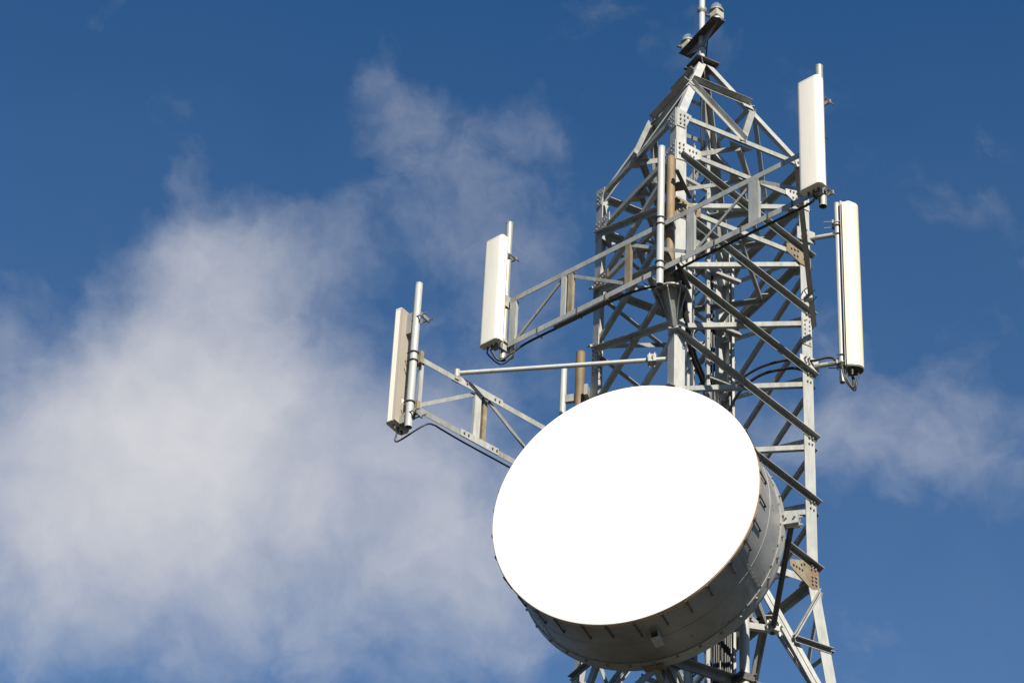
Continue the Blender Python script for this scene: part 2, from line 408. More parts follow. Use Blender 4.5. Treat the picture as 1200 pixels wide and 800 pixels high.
def outer_brace(c1, z1, c2, z2, N, e1=0.05, e2=-0.03, w=0.062, w2=0.078):
    """brace bolted on the outside of the leg flanges, outstanding leg on its upper edge"""
    A, B = node(c1, z1), node(c2, z2); d = (B - A).normalized()
    A = A + d * e1; B = B - d * e2
    up = perp(d, UPZ); n = perp(d, N)
    off = n * 0.0015 + up * (w / 2)
    return angle_bar(A + off, B + off, -up, n, w, w2, 0.008)
def inner_brace(c1, z1, c2, z2, N, e=0.05, w=0.062, w2=0.062):
    A, B = node(c1, z1), node(c2, z2); d = (B - A).normalized()
    A = A + d * e; B = B - d * e
    up = perp(d, UPZ); n = perp(d, N)
    off = -n * (LT + 0.0015) - up * (w / 2)
    return angle_bar(A + off, B + off, up, -n, w, w2, 0.008)
LEV = [3 - i for i in range(0, 7)]        # 3 .. -3
dz = 0.045
for a, b, Nn in FACES:
    for k in LEV:
        z = k * H
        if k > -3:
            obj('brace', outer_brace(a, z - dz, b, z - H + dz, Nn), GALV, tower)
            obj('brace', inner_brace(b, z - dz, a, z - H + dz, Nn), GALV, tower)
            # connecting bolts at the leg ends and where the pair crosses
            bb = new()
            for c, zz, o in ((b, z - H + dz, .012), (a, z - dz, .012), (b, z - dz, .002), (a, z - H + dz, .002)):
                p = node(c, zz); t = (node(b if c == a else a, zz) - p).normalized()
                for q in (.04, .085): bolt(bb, p + t * q + Nn * o + UPZ * random.uniform(-.01, .01), Nn, .013, .016)
            mid = (node(a, z - H / 2) + node(b, z - H / 2)) / 2
            bolt(bb, mid + Nn * .004, Nn, .015, .022)
            obj('bolts', bb, BOLT, tower, kind='stuff')

def horiz(a, b, z, N, w=0.08, w2=0.09, inset=0.06, out_=True, name='horizontal', mat=None, down=True):
    A, B = node(a, z), node(b, z); d = (B - A).normalized(); A += d * inset; B -= d * inset
    n = perp(d, N)
    if out_:
        off = n * 0.016 + UPZ * (w / 2)
        return obj(name, angle_bar(A + off, B + off, -UPZ, n, w, w2 * .35, .009), mat or GALV, tower)
    off = -n * .001 + UPZ * (w / 2)
    return obj(name, angle_bar(A + off, B + off, -UPZ, -n, w, w2, .009), mat or GALV, tower)
def gusset(c, z, face_n, along, pts, mat=GALV_PALE, bolts=(), outside=True, t=.010):
    p = node(c, z) + face_n * (0.002 if outside else -(LT + .011))
    bm = plate([p + along * u + UPZ * v for u, v in pts], face_n, t)
    o = obj('gusset', bm, mat, tower)
    bb = new()
    for u, v in bolts: bolt(bb, p + along * u + UPZ * v + face_n * t, face_n, .014, .018)
    if bolts: obj('bolts', bb, BOLT, o, kind='stuff')
    return o
BL_H = [(.04, .03), (.10, .03), (.04, .10), (.10, .10), (.04, -.05), (.10, -.05), (.19, .05), (.24, .05), (.29, .05), (.20, -.04), (.25, -.04)]
for a, b, Nn in FACES:
    ab = (node(b, 0) - node(a, 0)).normalized()
    rusty = (a, b)
    for k in (3, 2):
        m2 = GALV if k == 3 else RUST
        horiz(a, b, k * H + .03, Nn, w=.068, mat=GALV, inset=.17, out_=False)
        mat = GALV_PALE if k == 3 else RUST
        g1 = [(0.004, -.16), (.15, -.14), (.36, -.02), (.36, .11), (.0039, .16)]
        gusset(a, k * H + .02, Nn, ab, g1, mat if k == 3 else (RUST if a != 'R' else GALV), [(u, v) for u, v in BL_H])
        gusset(b, k * H + .02, Nn, -ab, g1[::-1], mat, [(u, v) for u, v in BL_H])
    horiz(a, b, ZT - .045, Nn, w=.068, inset=.155, out_=False)
    for c, al in ((a, ab), (b, -ab)):
        gusset(c, ZT - .09, Nn, al, [(.003, -.15), (.13, -.15), (.22, .09), (.003, .15)] if al == ab else [(.003, .15), (.22, .09), (.13, -.15), (.003, -.15)], GALV_PALE,
               [(.05, -.1), (.05, -.03), (.05, .04), (.11, -.1), (.11, -.03), (.11, .05), (.16, .04)])
# plan bracing: diamonds that join the midpoints at the stiffened levels
def plan(z, w=0.06):
    mids = []
    for a, b, Nn in FACES: mids.append((node(a, z) + node(b, z)) / 2 - Nn * .05)
    order = [0, 2, 3, 1]
    for i in range(4):
        A, B = mids[order[i]], mids[order[(i + 1) % 4]]
        d = (B - A).normalized(); side = d.cross(UPZ); s = 1 if side.dot(A - V(0, 0, z)) > 0 else -1
        obj('plan_brace', angle_bar(A, B, -side * s, -UPZ, w, w, .008), GALV, tower)
    for i, (a, b, Nn) in enumerate(FACES):
        al = (node(b, z) - node(a, z)).normalized(); m = mids[i]
        p = [m + al * u - Nn * v for u, v in ((-.17, 0), (.17, 0), (.09, .11), (-.09, .11))]
        obj('plan_gusset', plate(p, UPZ, -.010), GALV_DULL, tower)
for k in (3, 2): plan(k * H)
plan(ZT - .09, .08)
plan(ZB - .02, .11)

# the splayed section: inverted V braces under a horizontal, smaller members between
zs = [ZB, -4.74]
while zs[-1] > ZG + 2.2:
    zs.append(zs[-1] - 2 * hs_(zs[-1]) * 0.95)
zs[-1] = ZG + .05
def facebar(A, B, N, w, w2, name, mat, outside=False):
    d = (B - A).normalized(); n = perp(d, N); s = perp(d, d.cross(n))
    if s.z < 0: s = -s
    off = (n * .002 if outside else -n * (LT + .002)) + s * (w / 2)
    return obj(name, angle_bar(A + off, B + off, -s, n if outside else -n, w, w2, .009), mat, tower)
for i, (zt, zb) in enumerate(zip(zs, zs[1:])):
    for a, b, Nn in FACES:
        ab = (node(b, 0) - node(a, 0)).normalized()
        n2 = (Nn - UPZ * 0.0).normalized()
        horiz(a, b, zt, n2, w=.095, w2=.09, inset=.1, out_=False, mat=GALV)
        mid = (node(a, zt) + node(b, zt)) / 2
        for c, sg in ((a, -1), (b, 1)):
            foot = node(c, zb) - ab * sg * .07
            top = mid + ab * sg * .05
            d = (foot - top).normalized(); nn = perp(d, n2); s = perp(d, ab * sg)
            # a pair of angles with a narrow slot between them, stitched by plates
            for q in (-1, 1):
                off = -nn * (.032) + s * (q * .006)
                obj('main_diagonal', angle_bar(top + off, foot + off, s * q, -nn, .062, .07, .008), GALV_PALE, tower)
            for q in (.35, .62):
                p = top.lerp(foot, q)
                box(p - nn * .026, s, nn, d, .10, .008, .10, None).free()
            pm = top.lerp(foot, .52); pl_ = node(c, zt + (zb - zt) * .52)
            facebar(pm, pl_, n2, .06, .06, 'redundant_brace', GALV_DULL, True)
            facebar(pm - d * .03, node(c, zt - .12), n2, .05, .05, 'redundant_brace', GALV, True)
        for c, al in ((a, ab), (b, -ab)):
            g1 = [(0.004, -.10), (.10, -.13), (.40, .10), (.40, .19), (.20, .24), (.0039, .24)]
            if al != ab: g1 = g1[::-1]
            gusset(c, zt, Nn, al, g1, RUST if i == 0 else GALV_DULL,
                   [(.04, -.05), (.09, -.05), (.04, 0), (.09, 0), (.04, .05), (.09, .05), (.05, .15), (.10, .15), (.05, .2), (.10, .2), (.23, .1), (.27, .11), (.31, .12), (.35, .13), (.2, .19), (.24, .17)])

# pyramid head
ZA = 5.46
apex = V(0, 0, ZA)
hipA = {}
for c, (sx, sy) in CORN.items():
    A = node(c, ZT - .03) + Vector((-sx * .02, -sy * .02, 0)); B = V(sx * .095, sy * .095, ZA - .012); hipA[c] = (A, B)
    d = (B - A).normalized()
    obj('hip_beam', angle_bar(A, B, perp(d, Vector((-sx, 0, 0))), perp(d, Vector((0, -sy, 0))), .105, .105, .010), GALV_PALE, tower)
def hp(c, t): return hipA[c][0].lerp(hipA[c][1], t)
for a, b, Nn in FACES:
    nf = (Nn + UPZ * .5).normalized()
    for t, w in ((.57, .10), (.79, .08)) if a in ('L', 'B') else ((.57, .10),):
        A, B = hp(a, t), hp(b, t); d = (B - A).normalized()
        A += d * .02 + nf * .006; B -= d * .02 - nf * .006
        upf = perp(d, d.cross(nf)); upf = upf if upf.z > 0 else -upf
        obj('head_horizontal', angle_bar(A + upf * .05, B + upf * .05, -upf, nf, .05, w, .008), GALV_DULL, tower)
    mid = (node(a, ZT - .05) + node(b, ZT - .05)) / 2
    for c in (a, b):
        A = hp(c, .55); d = (mid - A).normalized(); s = perp(d, d.cross(nf))
        if s.z < 0: s = -s
        off = nf * .004 + s * .04
        obj('head_diagonal', angle_bar(A + off, mid + off, -s, nf if c == a else -nf, .085, .07, .008), GALV, tower)
    for c, al in ((a, (node(b, 0) - node(a, 0)).normalized()), (b, (node(a, 0) - node(b, 0)).normalized())):
        p = hp(c, .56) + nf * .013
        pts = [p + al * u + Vector((0, 0, v)) - Nn * (v * .55) for u, v in ((.0, -.07), (.15, -.05), (.15, .06), (.0, .08))]
        go = obj('head_gusset', plate(pts, nf, .008), GALV_PALE, tower)
# apex plate with short corner fins under it
obj('apex_plate', box(apex, (1, 0, 0), (0, 1, 0), (0, 0, 1), .36, .36, .014), DARK, tower)  # shade of the underside is put into the dark colour
for sx, sy in CORN.values():
    e = Vector((sx, sy, 0)).normalized(); t = e.cross(UPZ)
    obj('apex_fin', plate([apex - UPZ * .008 + e * q + UPZ * z - t * .05 for q, z in ((.02, 0), (.22, 0), (.02, -.22))], t, .010), GALV_DULL, tower)
# top mast with collar
mast = obj('top_mast', tube(apex + UPZ * .007, apex + UPZ * 2.6, .043, seg=24), PIPEWHITE, tower, smooth=40)
obj('mast_collar', lathe(V(0, 0, 6.46), UPZ, [(-.03, .045), (.0, .064), (.02, .070), (.04, .070), (.04, .045)], 24), GALV_DULL, mast, smooth=30)
obj('mast_clamp', lathe(V(0, 0, 5.80), UPZ, [(-.02, .044), (-.02, .056), (.02, .056), (.02, .044)], 20), GALV_DULL, mast, smooth=30)
# light platform: a narrow horizontal plate through the mast with ribs beneath
ZP = 5.99
obj('light_platform', box(V(0, 0, ZP), (1, 0, 0), (0, 1, 0), UPZ, .20, .88, .012), DARK, tower)  # dark colour includes the shade under the plate
for s in (-1, 1):
    obj('platform_rib', plate([V(0, s * .05, ZP - .006), V(0, s * .40, ZP - .006), V(0, s * .05, ZP - .20)], (1, 0, 0), .010), GALV, tower)

# obstruction lights
def make_light(x, y):
    o = thing('obstruction_light', 'upper right obstruction light with clear dome on the end of the mast platform', 'warning light', V(x, y, ZP + .006), 'obstruction lights on the mast platform')
    b = V(x, y, ZP + .006)
    ho = obj('housing', box(b + UPZ * .10, (1, .3, 0), (-.3, 1, 0), UPZ, .15, .15, .12, bevel=.015), LAMPBODY, o)
    obj('cable_gland', tube(b + Vector((-.09, .02, .07)), b + Vector((-.15, .03, .06)), .018, seg=10), DARK, ho)
    obj('foot', lathe(b, UPZ, [(0, 0), (0, .085), (.02, .085), (.035, .05), (.035, 0)], 20), GALV_PALE, o, smooth=30)
    obj('lens_collar', lathe(b + UPZ * .165, UPZ, [(0, .05), (0, .100), (.016, .104), (.030, .092), (.034, .05)], 28, closed=True), LAMPBODY, o, smooth=35)
    obj('dome', lathe(b + UPZ * .20, UPZ, [(0, .074), (.04, .076), (.075, .068), (.105, .048), (.122, .02), (.125, 0)], 28), GLASS, o, smooth=50)
    la = obj('lamp', tube(b + UPZ * .20, b + UPZ * .255, .022, .016, 12), GALV_PALE, o, smooth=40)
    return o
def copy_tree(o, parent=None):
    c = o.copy(); COL.objects.link(c)
    if parent is not None: c.parent = parent
    for ch in list(o.children): copy_tree(ch, c)
    return c
l1 = make_light(0, -.37)
l2 = copy_tree(l1); l2.location = V(0, .36, ZP + .006)
l2['label'] = 'lower left obstruction light, partly hidden by the sloping platform at the mast'

# ------------------------------------------------------------------ ladders inside the tower
cl = thing('cable_ladder', 'wide white cable ladder with black feeders inside the tower', 'cable ladder', V(0.6, .5, -22.3))
CLX = (0.40, 0.80); CLY = 0.5
for x in CLX:
    obj('rail', channel(V(x, CLY, -22.3), V(x, CLY, 4.4 if x == CLX[0] else 2.9), (0, 1, 0), (1 if x == CLX[0] else -1, 0, 0), .07, .035, .006), GALV_PALE, cl)
z = 2.40
rung_me = None
while z > -22:
    if rung_me is None:
        ro = obj('rung', channel(V(CLX[0] - .06, CLY - .045, z), V(CLX[1] + .08, CLY - .045, z), (0, 1, 0), (0, 0, 1), .07, .04, .006), GALV_DULL, cl)
        rung_me = ro.data; base = ro.matrix_local.copy(); z_first = z
        loc0 = wpos(ro)
    else:
        inst('rung', rung_me, Matrix.Translation(loc0 + Vector((0, 0, z - z_first))), cl)
    z -= 0.86
for k in range(-22, 4):
    zz = k * .94 + .2
    for x in CLX:
        s_ = hs_(zz)
        obj('support_angle', angle_bar(V(x, CLY + .02, zz), V(x + .08, s_ - .03, zz + .0), (1, 0, 0), UPZ, .05, .05, .006), GALV_DULL, cl)
lad = thing('climbing_ladder', 'narrow climbing ladder with thin rungs inside the tower beside the cable ladder', 'ladder', V(-.2, -.2, -22.3))
LX = -0.2; LY = (-.10, -.46)
for y in LY:
    obj('rail', angle_bar(V(LX, y, -22.3), V(LX, y, 3.9), (1, 0, 0), (0, 1 if y == LY[1] else -1, 0), .045, .045, .006), GALV_PALE, lad)
z = 3.7; rung_me = None; cnt = 0
while z > -22.2:
    if rung_me is None:
        ro = obj('rung', tube(V(LX + .02, LY[0], z), V(LX + .02, LY[1], z), .011, seg=8), DARK, lad)
        rung_me = ro.data; loc0 = wpos(ro); z_first = z
    else: inst('rung', rung_me, Matrix.Translation(loc0 + Vector((0, 0, z - z_first))), lad)
    z -= 0.29
for k in list(range(-22, -4)) + [2, 3]:
    zz = k * .94 + .05
    for y in LY:
        obj('stand_off', angle_bar(V(LX, y, zz), V(-hs_(zz) + .03, y - .12, zz), (0, 1, 0), UPZ, .045, .045, .006), GALV_DULL, lad)
# perforated safety rail beside the ladder
sr = thing('fall_arrest_rail', 'slim pale fall arrest rail with bolts standing beside the climbing ladder', 'rail', V(-.55, -.62, -22.3))
obj('rail', channel(V(-.55, -.62, -22.3), V(-.55, -.62, 2.4), (1, 0, 0), (0, 1, 0), .06, .04, .006), GALV_PALE, sr)
bb = new()
for k in range(30): bolt(bb, V(-.55 + random.choice((-.015, .015)), -.622, 2.2 - k * .22), (0, -1, 0), .01, .012)
obj('bolts', bb, BOLT, sr, kind='stuff')

# ------------------------------------------------------------------ upper mounting arm across the front corner
D = Vector((.333, -.943, 0)).normalized(); NN = Vector((-D.y, D.x, 0)) * -1
if NN.dot(Vector((-1, -.3, 0))) < 0: NN = -NN
AP = Vector((-1.284, -1.223, Z0))
def ar(s, z, o=0.0): return AP + D * s + NN * o + Vector((0, 0, z))
ZTc, ZBc = 1.315, .630
arm = thing('antenna_arm', 'long galvanised truss arm crossing the front of the tower with an antenna at each end', 'mounting arm', ar(0, ZBc), 'truss arms holding the antennas')
def sq(A, B, w, t, bm=None): return flat_bar(A, B, (0, 0, 1), NN, w, t, bm)
obj('top_chord', angle_bar(ar(-2.50, ZTc + .035, .035), ar(2.25, ZTc + .035, .035), -UPZ, -NN, .075, .075, .008), GALV, arm)
obj('bottom_chord', angle_bar(ar(-2.50, ZBc + .035, .035), ar(2.22, ZBc + .035, .035), -UPZ, -NN, .080, .080, .008), GALV, arm)
zt_, zb_ = ZTc - .041, ZBc + .036
def post(s, w, mat, s2=None, o=.034): return obj('post', channel(ar(s, zt_, o), ar(s, zb_, o), D, -NN, w, .045, .006), mat, arm)
post(-2.44, .10, GALV_PALE); post(-1.60, .075, GALV_PALE); post(-1.49, .075, RUST, o=.030); post(-.56, .085, RUST)
post(.42, .115, GALV_PALE); post(1.38, .15, GALV_PALE); post(2.12, .09, GALV)
def webd(s1, z1, s2, z2, w=.045, mat=GALV, o=.012):
    A, B = ar(s1, z1, o), ar(s2, z2, o); d = (B - A).normalized(); s = perp(d, UPZ)
    obj('web_diagonal', angle_bar(A + s * w / 2, B + s * w / 2, -s, -NN, w, w, .006), mat, arm)
webd(-2.40, zb_, -1.63, zt_); webd(-1.46, zt_ - .05, -.60, zb_ + .03); webd(-.52, zt_ - .02, .37, zb_ + .04); webd(.47, zb_, 1.31, zt_ - .02, .04, GALV_DULL); webd(1.44, zt_ - .02, 2.08, zb_ + .12)
# cable clips along the bottom chord
clip = new()
for s in (-2.0, -1.35, -.9, -.3, .3, .8, 1.2, 1.6, 1.95):
    flat_bar(ar(s, ZBc - .075, .046), ar(s, ZBc + .045, .046), D, NN, .012, .006, clip); flat_bar(ar(s, ZBc - .078, .05), ar(s, ZBc - .078, -.06), D, UPZ, .012, .006, clip)
obj('cable_clips', clip, DARK, arm, kind='stuff')
obj('cable_shield', flat_bar(ar(-1.75, ZBc - .065, 0), ar(-.85, ZBc - .065, 0), NN, UPZ, .07, .012), DARK, arm)
def ubolt(parent, p, r, n, name='u_bolt', gap=.12):
    bm = new(); t = n.cross(UPZ).normalized()
    pts = [p - t * (r + .008) - n * gap * .5] + [p + (-t * math.cos(a) + n * math.sin(a)) * (r + .008) for a in (0, PI / 6, PI / 3, PI / 2, PI * 2 / 3, PI * 5 / 6, PI)] + [p + t * (r + .008) - n * gap * .5]
    return obj(name, path_tube(pts, .008, 6, None, 2), DARK, parent)
# mount pipes clamped to the arm
def mount_pipe(par, p, z0, z1, r, mat, cz=(), nrm=NN, seg=22):
    a = Vector((p.x, p.y, Z0 + z0)); b = Vector((p.x, p.y, Z0 + z1))
    m = obj('mount_pipe', tube(a, b, r, seg=seg, hollow=.006), mat, par, smooth=40)
    obj('pipe_cap', lathe(b - UPZ * .02, UPZ, [(0, r + .001), (.021, r + .004), (.027, r * .8), (.03, 0)], 20), mat, m, smooth=30)
    for q in cz:
        ubolt(m, Vector((p.x, p.y, Z0 + q)), r, nrm)
    return m
OFFP = .035 + .048
mount_pipe(arm, ar(-.005, 0, OFFP), .345, 2.50, .046, PIPEWHITE, (ZTc + .05, ZTc - .05, ZBc + .05, ZBc - .05))
mp1 = mount_pipe(arm, ar(-2.59, 0, .02), .44, 2.63, .046, GALV, (ZTc + .06, ZTc - .06, ZBc + .05))
mp2 = mount_pipe(arm, ar(2.375, 0, .02), .38, 2.545, .048, GALV, (ZTc + .1, ZBc - .02))
for s, sg in ((-2.535, 1), (2.31, -1)):
    for z in (ZTc, ZBc): obj('end_plate', box(ar(s, z, .02), D, NN, UPZ, .014, .14, .17), GALV_PALE, arm)
sp_ = box(ar(-2.47, (ZTc + ZBc) / 2 - .1, -.02), D, NN, UPZ, .05, .02, .9); obj('end_post', sp_, GALV, arm)
obj('end_post', box(ar(2.27, (ZTc + ZBc) / 2, -.02), D, NN, UPZ, .05, .02, .8), GALV, arm)

# brown support pipe on the corner bracket
bpx = (-1.19, -1.19)
sp = thing('support_pipe', 'brown weathered steel pipe standing on the front corner bracket of the tower', 'pipe', V(bpx[0], bpx[1], .41))
obj('pipe', tube(V(*bpx, .41), V(*bpx, 2.45), .054, seg=24), RUST_PIPE, sp, smooth=40)
for zz in (2.08, .66):
    obj('clamp_plate', box(V(-1.10, -1.10, zz), (1, -1, 0), (1, 1, 0), UPZ, .24, .16, .016), DARK, sp)
    for s in (-1, 1):
        q = Vector((1, -1, 0)).normalized() * s
        obj('clamp_angle', angle_bar(V(-1.30, -1.30, zz + .0) + q * .085 + UPZ * .02, V(-.99, -.99, zz) + q * .16 - UPZ * .10, UPZ, q, .07, .05, .008), DARK, sp)
# clamps that tie the arm's chords to the pipe
for zz in (ZTc, ZBc):
    obj('chord_clamp', box(V(-1.225, -1.205, zz), D, NN, UPZ, .20, .05, .13), GALV_DULL, sp)
    ubolt(sp, V(*bpx, zz + .03), .054, Vector((.7, .7, 0)), 'u_bolt', .14)
# corner bracket: half disc plate with ribs running down to the leg
br = thing('corner_bracket', 'funnel shaped gusseted bracket bolted to the front leg under the brown pipe', 'bracket', V(-1.0, -1.0, -.05))
cx, cy = -1.13, -1.13
OUT = Vector((-1, -1, 0)).normalized(); TAN = Vector((1, -1, 0)).normalized()
pts = [Vector((cx, cy, Z0 + .38)) + (TAN * math.cos(a) + OUT * math.sin(a) * .95) * .215 for a in [PI * i / 14 for i in range(15)]]
pts += [V(-.985, -.985, .38) - TAN * .215, V(-.985, -.985, .38) + TAN * .215]
obj('flange_plate', plate(pts, UPZ, .022), GALV_DULL, br)
bb = new()
for i in range(1, 14, 2): bolt(bb, Vector((cx, cy, Z0 + .38)) + (TAN * math.cos(PI * i / 14) + OUT * math.sin(PI * i / 14)) * .17, -UPZ, .016, .02)
obj('bolts', bb, BOLT, br, kind='stuff')
for ang in (90, 40, 140, 8, 172):
    a = math.radians(ang); d = TAN * math.cos(a) + OUT * math.sin(a)
    base = V(-1.012, -1.012, 0); c0 = Vector((cx, cy, 0)) + d * .195
    pts = [Vector((base.x, base.y, Z0 + .378)), Vector((c0.x, c0.y, Z0 + .378)), Vector((c0.x, c0.y, Z0 + .35)), Vector((base.x, base.y, Z0 - .02)) + d * .035, Vector((base.x, base.y, Z0 - .02))]
    obj('rib', plate([p - d.cross(UPZ) * .006 for p in pts], d.cross(UPZ), .012), GALV_PALE if ang == 90 else GALV, br)
# thin cone sheets between the ribs
def cone_side(a0, a1):
    d0 = TAN * math.cos(a0) + OUT * math.sin(a0); d1 = TAN * math.cos(a1) + OUT * math.sin(a1)
    b = Vector((-1.012, -1.012, Z0 - .02)); c0 = Vector((cx, cy, Z0 + .376))
    n = (d0 + d1).normalized()
    return plate([b + d0 * .05, c0 + d0 * .13, c0 + d1 * .13, b + d1 * .05], -n, .006)
for a0, a1 in ((10, 40), (40, 90), (90, 140), (140, 170)):
    obj('side_sheet', cone_side(math.radians(a0), math.radians(a1)), GALV_DULL, br)
obj('leg_saddle', box(V(-1.015, -1.015, -.02), TAN, OUT, UPZ, .12, .06, .03), GALV, br)

# stay from the arm's right end back to the right leg
stay = thing('arm_stay', 'dark diagonal stay from the right end of the long truss arm to the right leg', 'stay', V(.93, -1.08, .74))
A = ar(1.92, ZTc - .05, -.06); B = V(.93, -1.09, .74); d = (B - A).normalized()
obj('stay_bar', angle_bar(A, B, perp(d, (1, 0, 0)), perp(d, (0, -1, 0)), .06, .06, .007), GALV_DULL, stay)
p = A.lerp(B, .80)
obj('stay_clamp', box(p, d, perp(d, UPZ), d.cross(perp(d, UPZ)), .07, .16, .11), GALV_PALE, stay)
bb = new()
for q in (-.05, .05):
    path_tube([p + Vector((q, -.10, .05)), p + Vector((q, .03, .07)), p + Vector((q, .10, .0)), p + Vector((q, .0, -.08)), p + Vector((q, -.12, -.06))], .007, 6, bb, 2)
obj('u_bolts', bb, DARK, stay)

# ------------------------------------------------------------------ lower arm off the left leg
D3 = Vector((.974, .227, 0)).normalized(); N3 = Vector((D3.y, -D3.x, 0))
def a3(s, z, o=0.0): return Vector((-1.05, 1.0, Z0)) + D3 * s + N3 * o + Vector((0, 0, z))
T3, B3 = -.685, -1.405
arm3 = thing('antenna_arm', 'short truss arm reaching left from the left leg behind the big dish', 'mounting arm', a3(-2.7, B3), 'truss arms holding the antennas')
obj('top_chord', angle_bar(a3(-2.76, T3 + .035, .035), a3(.04, T3 + .035, .035), -UPZ, -N3, .075, .075, .008), GALV, arm3)
obj('bottom_chord', angle_bar(a3(-2.76, B3 + .035, .035), a3(.04, B3 + .035, .035), -UPZ, -N3, .080, .080, .008), GALV, arm3)
obj('chord_splice', angle_bar(a3(-2.13, T3 + .052, .046), a3(-1.42, T3 + .052, .046), -UPZ, -N3, .10, .06, .009), GALV_PALE, arm3)
obj('chord_splice', angle_bar(a3(-2.05, B3 + .048, .046), a3(-1.45, B3 + .048, .046), -UPZ, -N3, .095, .06, .009), GALV_PALE, arm3)
bb = new()
for z in (T3, B3):
    for s in (-2.0, -1.93, -1.55, -1.48): bolt(bb, a3(s, z + .005, .046), N3, .014, .018)
obj('bolts', bb, BOLT, arm3, kind='stuff')
zt3, zb3 = T3 - .041, B3 + .036
obj('post', channel(a3(-1.80, zt3, .034), a3(-1.80, zb3, .034), D3, -N3, .10, .045, .006), GALV_PALE, arm3)
obj('post', channel(a3(-1.68, zt3 + .02, .030), a3(-1.68, zb3 + .02, .030), D3, -N3, .06, .045, .006), RUST, arm3)
obj('post', channel(a3(-.45, zt3, .034), a3(-.45, zb3, .034), D3, -N3, .09, .045, .006), GALV, arm3)
def web3(s1, z1, s2, z2, w=.05):
    A, B = a3(s1, z1, .012), a3(s2, z2, .012); d = (B - A).normalized(); s = perp(d, UPZ)
    obj('web_diagonal', angle_bar(A + s * w / 2, B + s * w / 2, -s, -N3, w, w, .006), GALV, arm3)
web3(-2.70, zb3 + .03, -1.86, zt3 - .02); web3(-1.62, zt3, -.55, zb3)
P3 = Vector((-3.785, .364, 0))
mp3 = mount_pipe(arm3, Vector((P3.x, P3.y, 0)), -1.70, .41, .046, PIPEWHITE, (T3 + .06, T3 - .06, B3 + .06), N3)
for z in (T3, B3):
    obj('pipe_clamp', box(V(P3.x + .065, P3.y + .015, z), D3, N3, UPZ, .05, .16, .17), RUST, arm3)
obj('end_post', box(a3(-2.68, (T3 + B3) / 2, .0), D3, N3, UPZ, .055, .03, .72), GALV_PALE, arm3)
obj('leg_clamp', box(a3(.02, (T3 + B3) / 2, -.05), D3, N3, UPZ, .16, .03, .95), GALV_DULL, arm3)

# tie bar from the lower arm to the tower
tb = thing('tie_bar', 'long thin white tie bar from the lower left arm to the tower face', 'tie bar', V(-3.131, .515, -.62))
A = V(-3.131, .50, -.585); B = V(-.80, -.86, -.285)
tdir = (B - A).normalized()
obj('bar', tube(A, B, .029, seg=14), PIPEWHITE, tb, smooth=40)
bm = new(); tube(A - UPZ * .06, A + UPZ * .045, .04, seg=12, bm=bm); box(A - UPZ * .085, D3, N3, UPZ, .10, .07, .05, bm)
obj('end_shackle', bm, GALV, tb)
cpos = A.lerp(B, .865)
bm = box(cpos, tdir, UPZ, tdir.cross(UPZ), .10, .10, .12); obj('clamp_block', bm, GALV_DULL, tb)
bm = new()
for q in (-.03, .03):
    path_tube([cpos + tdir * q + Vector((0, 0, -.09)), cpos + tdir * q + Vector((-.06, -.05, 0)), cpos + tdir * q + Vector((0, 0, .085))], .009, 6, bm, 3)
    tube(cpos + tdir * q - UPZ * .10, cpos + tdir * q + UPZ * .11, .009, seg=6, bm=bm)
obj('clamp_bolts', bm, BOLT, tb)

# stub pipes on a bracket left of the left leg
sm = thing('stub_bracket', 'dark steel channel bracket bolted to the left leg behind the dish top', 'bracket', V(-1.0, 1.0, .16))
O2 = Vector((-.577, .816, 0)).normalized(); O2 = Vector((-.69, .72, 0)).normalized(); S2 = Vector((-O2.y, O2.x, 0))
if S2.dot(Vector((-.4, -.9, 0))) < 0: S2 = -S2
A = V(-.97, .99, .235); B = A + O2 * .40
obj('channel', channel(A, B, UPZ, -S2, .11, .05, .008), GALV_DULL, sm)
obj('leg_clamp', box(V(-1.03, 1.02, .235), O2, S2, UPZ, .05, .22, .16), GALV, sm)
s1 = thing('stub_pipe', 'thin pale pipe, outer of the two short pipes standing behind the dish top', 'pipe', V(-1.235, 1.30, -.9), 'short pipes left of the left leg')
obj('pipe', tube(V(-1.235, 1.30, -.9), V(-1.235, 1.30, .735), .042, seg=20), PIPEWHITE, s1, smooth=40)
obj('pipe_cap', lathe(V(-1.235, 1.30, .735), UPZ, [(0, .0425), (.012, .044), (.02, .03), (.022, 0)], 20), PIPEWHITE, s1, smooth=30)
s2 = thing('stub_pipe', 'brown weathered pipe, inner of the two short pipes standing behind the dish top', 'pipe', V(-1.085, 1.15, -.3), 'short pipes left of the left leg')
obj('pipe', tube(V(-1.095, 1.125, -.3), V(-1.095, 1.125, .90), .060, seg=22), RUST_PIPE, s2, smooth=40)
obj('pipe_cap', lathe(V(-1.095, 1.125, .90), UPZ, [(0, .0605), (.012, .062), (.02, .05), (.022, 0)], 20), RUST_PIPE, s2, smooth=30)

